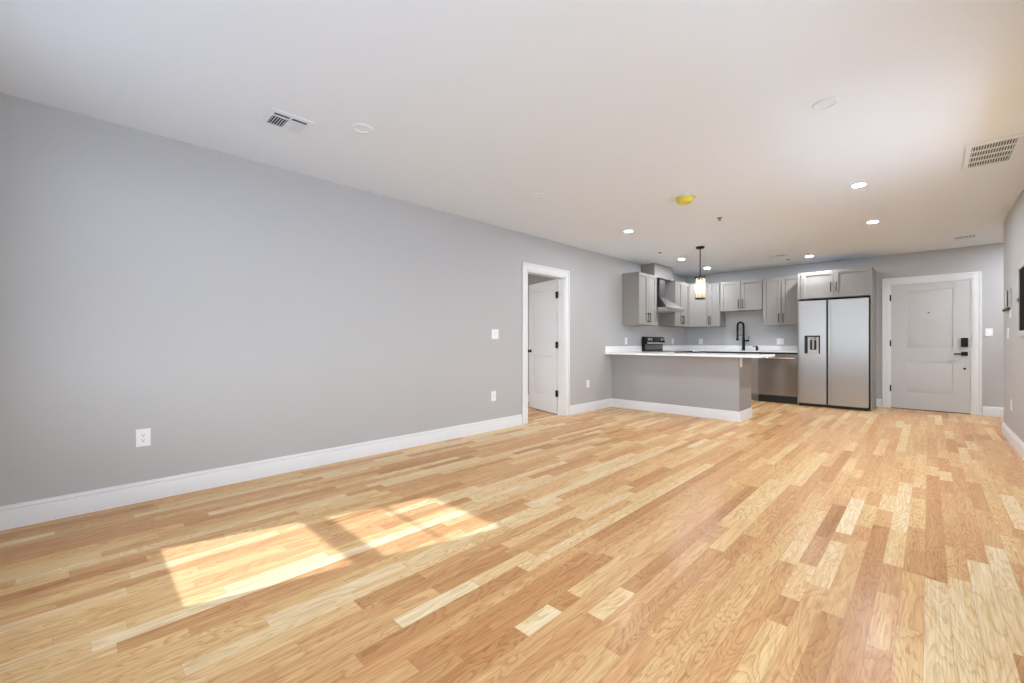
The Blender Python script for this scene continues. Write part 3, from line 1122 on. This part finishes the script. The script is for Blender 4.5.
for k in range(14):
    a = 2 * math.pi * (k + 0.5) / 14
    cx, cy = 0.0600 * math.cos(a), 0.0600 * math.sin(a)
    g = MB()
    prof = [(0, zb + 0.007), (0.010, zb + 0.012), (0.0125, zb + 0.06), (0.009, zb + 0.085), (0.0125, zb + 0.11), (0.0125, zt - 0.11), (0.009, zt - 0.085), (0.0125, zt - 0.06), (0.010, zt - 0.012), (0, zt - 0.007)]
    g.lathe(prof, (cx, cy, 0), 'z', 8)
    g.build('crystal', M['crystal'], shade)
MB().lathe([(0, zt - 0.225), (0.014, zt - 0.215), (0.026, zt - 0.18), (0.027, zt - 0.15), (0.018, zt - 0.105), (0.012, zt - 0.07), (0.012, zt - 0.046), (0, zt - 0.046)], (0, 0, 0), 'z', 20).build('bulb', M['bulb'], pd)

# ------------------------------------------------------------------ ceiling fittings
def downlight(label, x, y, lit, lamp='lamp'):
    t = thing('recessed_light', label, 'ceiling light', (x, y, H), 0, 'lit recessed lights' if lit else 'unlit recessed lights')
    MB().lathe([(0.046, -0.0005), (0.066, -0.0005), (0.066, -0.006), (0.063, -0.0085), (0.049, -0.0085), (0.046, -0.003), (0.046, -0.0005)] if not lit else [(0.046, -0.0005), (0.066, -0.0005), (0.0665, -0.0022), (0.064, -0.0034), (0.0475, -0.0058), (0.046, -0.0052), (0.046, -0.0005)], (0, 0, 0), 'z', 36).build('trim_ring', M['ceilplate'], t)
    (MB().lathe([(0, -0.001), (0.045, -0.001), (0.045, -0.0056), (0, -0.0060)] if lit else [(0, -0.0008), (0.0455, -0.0008), (0.0455, -0.0030), (0, -0.0030)], (0, 0, 0), 'z', 32)).build('lens', M[lamp] if lit else M['ceilplate'], t)
    return t


for lab, x, y, lm in (('lit recessed light nearest the camera on the entry side of the ceiling', 3.38, 5.025, 'lamp_entry'),
                  ('lit recessed light between the nearest lit one and the entry door', 3.36, 6.675, 'lamp_entry'),
                  ('lit recessed light above the floor beside the bedroom doorway', 1.05, 5.02, 'lamp'),
                  ('lit recessed light close in front of the box over the range hood', 0.77, 7.35, 'lamp'),
                  ('lit recessed light just beyond the pendant lamp rod, before the far wall', 0.752, 8.59, 'lamp'),
                  ('lit recessed light above the front of the refrigerator', 2.41, 8.595, 'lamp')):
    downlight(lab, x, y, True, lm)
for lab, x, y in (('unlit white recessed light close to the square ceiling vent', 1.108, 1.352),
                  ('unlit white recessed light alone near the camera, opposite the square vent', 3.393, 3.17),
                  ('unlit white recessed light midway along the wall, before the bedroom doorway', 1.10, 3.167)):
    downlight(lab, x, y, False)

downlight('unseen fill light added in the hall behind the end of the side wall', 5.15, 8.62, True, 'fill_hall')  # added out of view to brighten the far wall and entry door
downlight('unseen fill light added in the bedroom behind the open door', -1.5, 3.4, True, 'fill_bed')  # added out of view to brighten the bedroom and its open door

# smoke detector under a yellow dust cap
sm = thing('smoke_detector', 'ceiling smoke detector under a yellow plastic dust cap', 'smoke detector', (2.100, 4.235, H))
MB().lathe([(0, 0), (0.068, 0), (0.068, -0.010), (0.060, -0.014), (0, -0.014)], (0, 0, 0), 'z', 32).build('base', M['ceilplate'], sm)
cap = MB().lathe([(0.060, -0.0145), (0.074, -0.008), (0.078, -0.020), (0.075, -0.036), (0.071, -0.054), (0.062, -0.061), (0.050, -0.056), (0.020, -0.059), (0, -0.059)], (0, 0, 0), 'z', 36).build('dust_cap', M['yellow'], sm)
MB().box(0.066, 0.100, 0.002, 0.040, -0.020, -0.010, 0.002).build('pull_tab', M['yellow'], cap)


def sprinkler(label, x, y, drop=True):
    t = thing('sprinkler', label, 'sprinkler', (x, y, H), 0, 'fire sprinklers')
    MB().lathe([(0.010, 0), (0.030, 0), (0.030, -0.003), (0.024, -0.007), (0.014, -0.008), (0.010, 0)], (0, 0, 0), 'z', 24).build('escutcheon', M['hood'], t)
    h = MB()
    h.cyl((0, 0, -0.018), 0.009, 0.018, 'z', 12)
    if drop:
        h.box(-0.012, -0.009, -0.002, 0.002, -0.030, -0.016)
        h.box(0.009, 0.012, -0.002, 0.002, -0.030, -0.016)
        h.box(-0.012, 0.012, -0.003, 0.003, -0.019, -0.015)
        h.lathe([(0, -0.030), (0.017, -0.030), (0.017, -0.032), (0, -0.032)], (0, 0, 0), 'z', 14)
    h.build('head', M['hood'], t)
    return t


sprinkler('small chrome fire sprinkler between the yellow cap and the pendant', 2.10, 5.232)
sprinkler('flush chrome fire sprinkler before the box over the range hood', 0.745, 6.578, False)
sprinkler('flush chrome fire sprinkler beside the kitchen ceiling vent', 2.085, 8.69, False)


# square diffuser near the camera
v1 = thing('ceiling_vent', 'square white ceiling vent near the camera with dark side slots', 'vent', (0.825, 0.972, H))
def ring(mb, x0, x1, y0, y1, ix0, ix1, iy0, iy1, z0, z1, bev=0.0015):
    mb.box(x0, ix0, y0, y1, z0, z1, bev)
    mb.box(ix1, x1, y0, y1, z0, z1, bev)
    mb.box(ix0 - .001, ix1 + .001, y0, iy0, z0, z1, bev)
    mb.box(ix0 - .001, ix1 + .001, iy1, y1, z0, z1, bev)
    return mb


hw = 0.128
f = MB()
ring(f, -hw, hw, -hw, hw, -0.082, 0.088, -0.098, 0.098, -0.006, -0.0005)
f.box(0.045, 0.058, -0.099, 0.099, -0.006, -0.002)
f.box(-0.083, 0.089, -0.006, 0.006, -0.006, -0.002)
f.build('frame', M['ceilplate'], v1)
MB().box(-0.083, 0.089, -0.099, 0.099, -0.0018, -0.0004).build('backing', M['slot'], v1)
for i in range(6):
    y = -0.091 + 0.0155 * i
    MB().prism([(y - 0.0018, -0.0025), (y + 0.0008, -0.0025), (y + 0.0008 - 0.003, -0.0105), (y - 0.0018 - 0.003, -0.0105)], 'x', -0.081, 0.045).build('louver', M['ceilplate'], v1)
for i in range(6):
    y = 0.014 + 0.0155 * i
    MB().prism([(y - 0.0060, -0.0030), (y - 0.0045, -0.0020), (y + 0.0085, -0.0092), (y + 0.0075, -0.0105)], 'x', -0.081, 0.045).build('louver', M['ceilplate'], v1)
MB().lathe([(0, -0.011), (0.004, -0.0112), (0.003, -0.014), (0, -0.0145)], (-0.108, -0.03, 0), 'z', 12).build('screw', M['chrome'], v1)

# long return grille near the right wall
v2 = thing('return_grille', 'white rectangular return-air grille beside the wall with the keypad', 'vent', (4.176, 4.876, H))
f = MB()
ring(f, -0.140, 0.140, -0.302, 0.302, -0.108, 0.112, -0.262, 0.262, -0.012, -0.0005)
f.build('frame', M['ceilplate'], v2)
MB().box(-0.109, 0.113, -0.263, 0.263, -0.0018, -0.0004).build('backing', M['slot'], v2)
for i in range(16):
    x = -0.101 + i * 0.0137
    MB().box(x - 0.0022, x + 0.0022, -0.262, 0.262, -0.009, -0.002).build('louver', M['ceilplate'], v2)
for j in range(3):
    y = -0.131 + j * 0.131
    MB().box(-0.108, 0.112, y - 0.009, y + 0.009, -0.0105, -0.0022).build('cross_bar', M['ceilplate'], v2)


def register(label, x, y, wx, wy):
    t = thing('ceiling_register', label, 'vent', (x, y, H))
    f = MB()
    ring(f, -wx / 2, wx / 2, -wy / 2, wy / 2, -wx / 2 + 0.022, wx / 2 - 0.022, -wy / 2 + 0.022, wy / 2 - 0.022, -0.016, -0.0005)
    f.build('frame', M['ceilplate'], t)
    MB().box(-wx / 2 + .021, wx / 2 - .021, -wy / 2 + .021, wy / 2 - .021, -0.0018, -0.0004).build('backing', M['slot'], t)
    n = 7
    for i in range(n):
        u = -wx / 2 + 0.03 + (wx - 0.06) * i / (n - 1)
        s = -1 if i < n / 2 else 1
        MB().prism([(u - 0.002, -0.003), (u + 0.002, -0.003), (u + 0.002 + s * 0.014, -0.034), (u - 0.002 + s * 0.014, -0.034)], 'y', -wy / 2 + 0.023, wy / 2 - 0.023).build('louver', M['ceilplate'], t)
    return t


register('small white ceiling register above the kitchen floor before the refrigerator cabinet', 2.04, 8.12, 0.27, 0.17)
register('small white ceiling register above the floor before the entry door', 4.19, 8.46, 0.24, 0.17)


# ------------------------------------------------------------------ plates on the walls (local: faces -y, origin at the plate's foot)
def outlet(label, loc, rot, w=0.074, h=0.120):
    t = thing('power_outlet', label, 'outlet', loc, rot, 'white power outlets')
    MB().box(-w / 2, w / 2, -0.007, -0.0003, 0, h, 0.0025).build('cover_plate', M['plate'], t)
    fc_ = MB().box(-0.017, 0.017, -0.0092, -0.0068, h / 2 - 0.034, h / 2 + 0.034, 0.001).build('socket_face', M['plate'], t)
    for z in (h / 2 + 0.017, h / 2 - 0.017):
        s = MB()
        s.box(-0.0078, -0.0054, -0.0097, -0.0088, z + 0.000, z + 0.0085)
        s.box(0.0054, 0.0078, -0.0097, -0.0088, z + 0.001, z + 0.0075)
        s.lathe([(0, -0.0097), (0.0036, -0.0097), (0.0036, -0.0088), (0, -0.0088)], (0, 0, z - 0.007), 'y', 10)
        s.build('slots', M['slot'], fc_)
    return t


def switch(label, loc, rot, n=1, w=None, h=0.120):
    w = w or (0.074 if n == 1 else 0.118)
    t = thing('light_switch', label, 'switch', loc, rot, 'white light switches')
    MB().box(-w / 2, w / 2, -0.007, -0.0003, 0, h, 0.0025).build('cover_plate', M['plate'], t)
    for i in range(n):
        x = (i - (n - 1) / 2) * 0.046
        MB().prism([(-0.0065, h / 2 - 0.033), (-0.0095, h / 2 - 0.033), (-0.0080, h / 2), (-0.0110, h / 2 + 0.033), (-0.0065, h / 2 + 0.033)], 'x', x - 0.0165, x + 0.0165).build('rocker', M['plate'], t)
    return t


o1 = outlet('white outlet low on the long grey wall nearest the camera', (0, 0.325, 0.375), R90, 0.078)
clone(o1, (0, 3.602, 0.362), R90, 'white outlet below the double switch, before the bedroom doorway')
clone(o1, (0, 5.637, 0.371), R90, 'white outlet between the bedroom doorway and the peninsula')
clone(o1, (0, 6.82, 1.045), R90, 'white outlet above the countertop between peninsula and range')
clone(o1, (0, 8.743, 1.045), R90, 'white outlet above the countertop beyond the range')
clone(o1, (0.327, YF, 1.040), 0, 'white outlet on the far kitchen wall below the diagonal cabinet')
clone(o1, (1.9895, 6.402, 0.744), R90, 'white outlet on the end of the peninsula, under its countertop')
clone(o1, (XR, 7.041, 0.352), -R90, 'white outlet low on the wall under the keypad')
switch('white double light switch between the long wall and the bedroom doorway', (0, 3.627, 1.125), R90, 2)
switch('white light switch on the far wall beside the entry door', (4.476, YF, 1.170), 0, 1, 0.076)
switch('white light switch under the keypad on the end of the side wall', (XR, 7.30, 1.125), -R90, 1)
dp2 = thing('outlet_switch_plate', 'wide white two-gang plate on the far kitchen wall right of the faucet', 'outlet', (1.813, YF, 1.040), 0)
MB().box(-0.059, 0.059, -0.007, -0.0003, 0, 0.120, 0.0025).build('cover_plate', M['plate'], dp2)
MB().prism([(-0.0065, 0.027), (-0.0095, 0.027), (-0.0080, 0.06), (-0.0110, 0.093), (-0.0065, 0.093)], 'x', -0.0395, -0.0065).build('rocker', M['plate'], dp2)
sf = MB().box(0.006, 0.040, -0.0092, -0.0068, 0.026, 0.094, 0.001).build('socket_face', M['plate'], dp2)
for z in (0.077, 0.043):
    s = MB()
    s.box(0.0152, 0.0176, -0.0097, -0.0088, z, z + 0.0085)
    s.box(0.0284, 0.0308, -0.0097, -0.0088, z + 0.001, z + 0.0075)
    s.build('slots', M['slot'], sf)

# ------------------------------------------------------------------ devices on the right wall
kp = thing('wall_keypad', 'small grey keypad box on the side wall near the entry door', 'keypad', (XR, 7.22, 1.462), -R90)
MB().box(-0.15, 0.15, -0.022, -0.0003, 0, 0.205, 0.005).build('housing', M['greyplastic'], kp)
MB().box(0.02, 0.135, -0.026, -0.0215, 0.012, 0.193, 0.002).build('dark_screen', M['rubber'], kp)
MB().box(-0.055, 0.012, -0.025, -0.0215, 0.012, 0.193, 0.002).build('white_strip', M['plate'], kp)
for i in range(4):
    MB().box(-0.135, -0.075, -0.025, -0.0215, 0.025 + i * 0.042, 0.050 + i * 0.042, 0.002).build('button', M['greyplastic'], kp)
br = thing('wall_hook_bar', 'short black bar on a white wall plate just under the keypad', 'bar', (XR, 7.28, 1.438), -R90)
MB().box(-0.20, 0.22, -0.034, -0.010, 0.0, 0.026, 0.004).build('bar', M['rubber'], br)
MB().box(0.14, 0.20, -0.0105, -0.0003, -0.095, 0.012, 0.002).build('white_plate', M['plate'], br)
MB().box(-0.20, -0.14, -0.0105, -0.0003, 0.0, 0.018, 0.002).build('bracket', M['plate'], br)
M['matte_black'] = mat('matte_black', (0.008, 0.008, 0.008), 0.9, spec=0.1, noise=0.1)
bp_ = thing('breaker_panel', 'black-faced wall panel in a pale grey frame beside the keypad', 'electrical panel', (XR, 6.19, 1.14), -R90)
f = MB()
ring(f, -0.25, 0.25, -0.016, -0.0003, -0.20, 0.20, -0.0170, 0.0, 0, 0.70)
f = MB()
for x0, x1, z0, z1 in ((-0.25, -0.195, 0, 0.70), (0.195, 0.25, 0, 0.70), (-0.196, 0.196, 0, 0.055), (-0.196, 0.196, 0.645, 0.70)):
    f.box(x0, x1, -0.020, -0.0003, z0, z1, 0.002)
f.build('frame', M['greyplastic'], bp_)
MB().box(-0.195, 0.195, -0.012, -0.0005, 0.055, 0.645).build('panel_face', M['matte_black'], bp_)
MB().box(-0.235, -0.165, -0.030, -0.0195, 0.335, 0.372, 0.003).build('latch', M['chrome'], bp_)
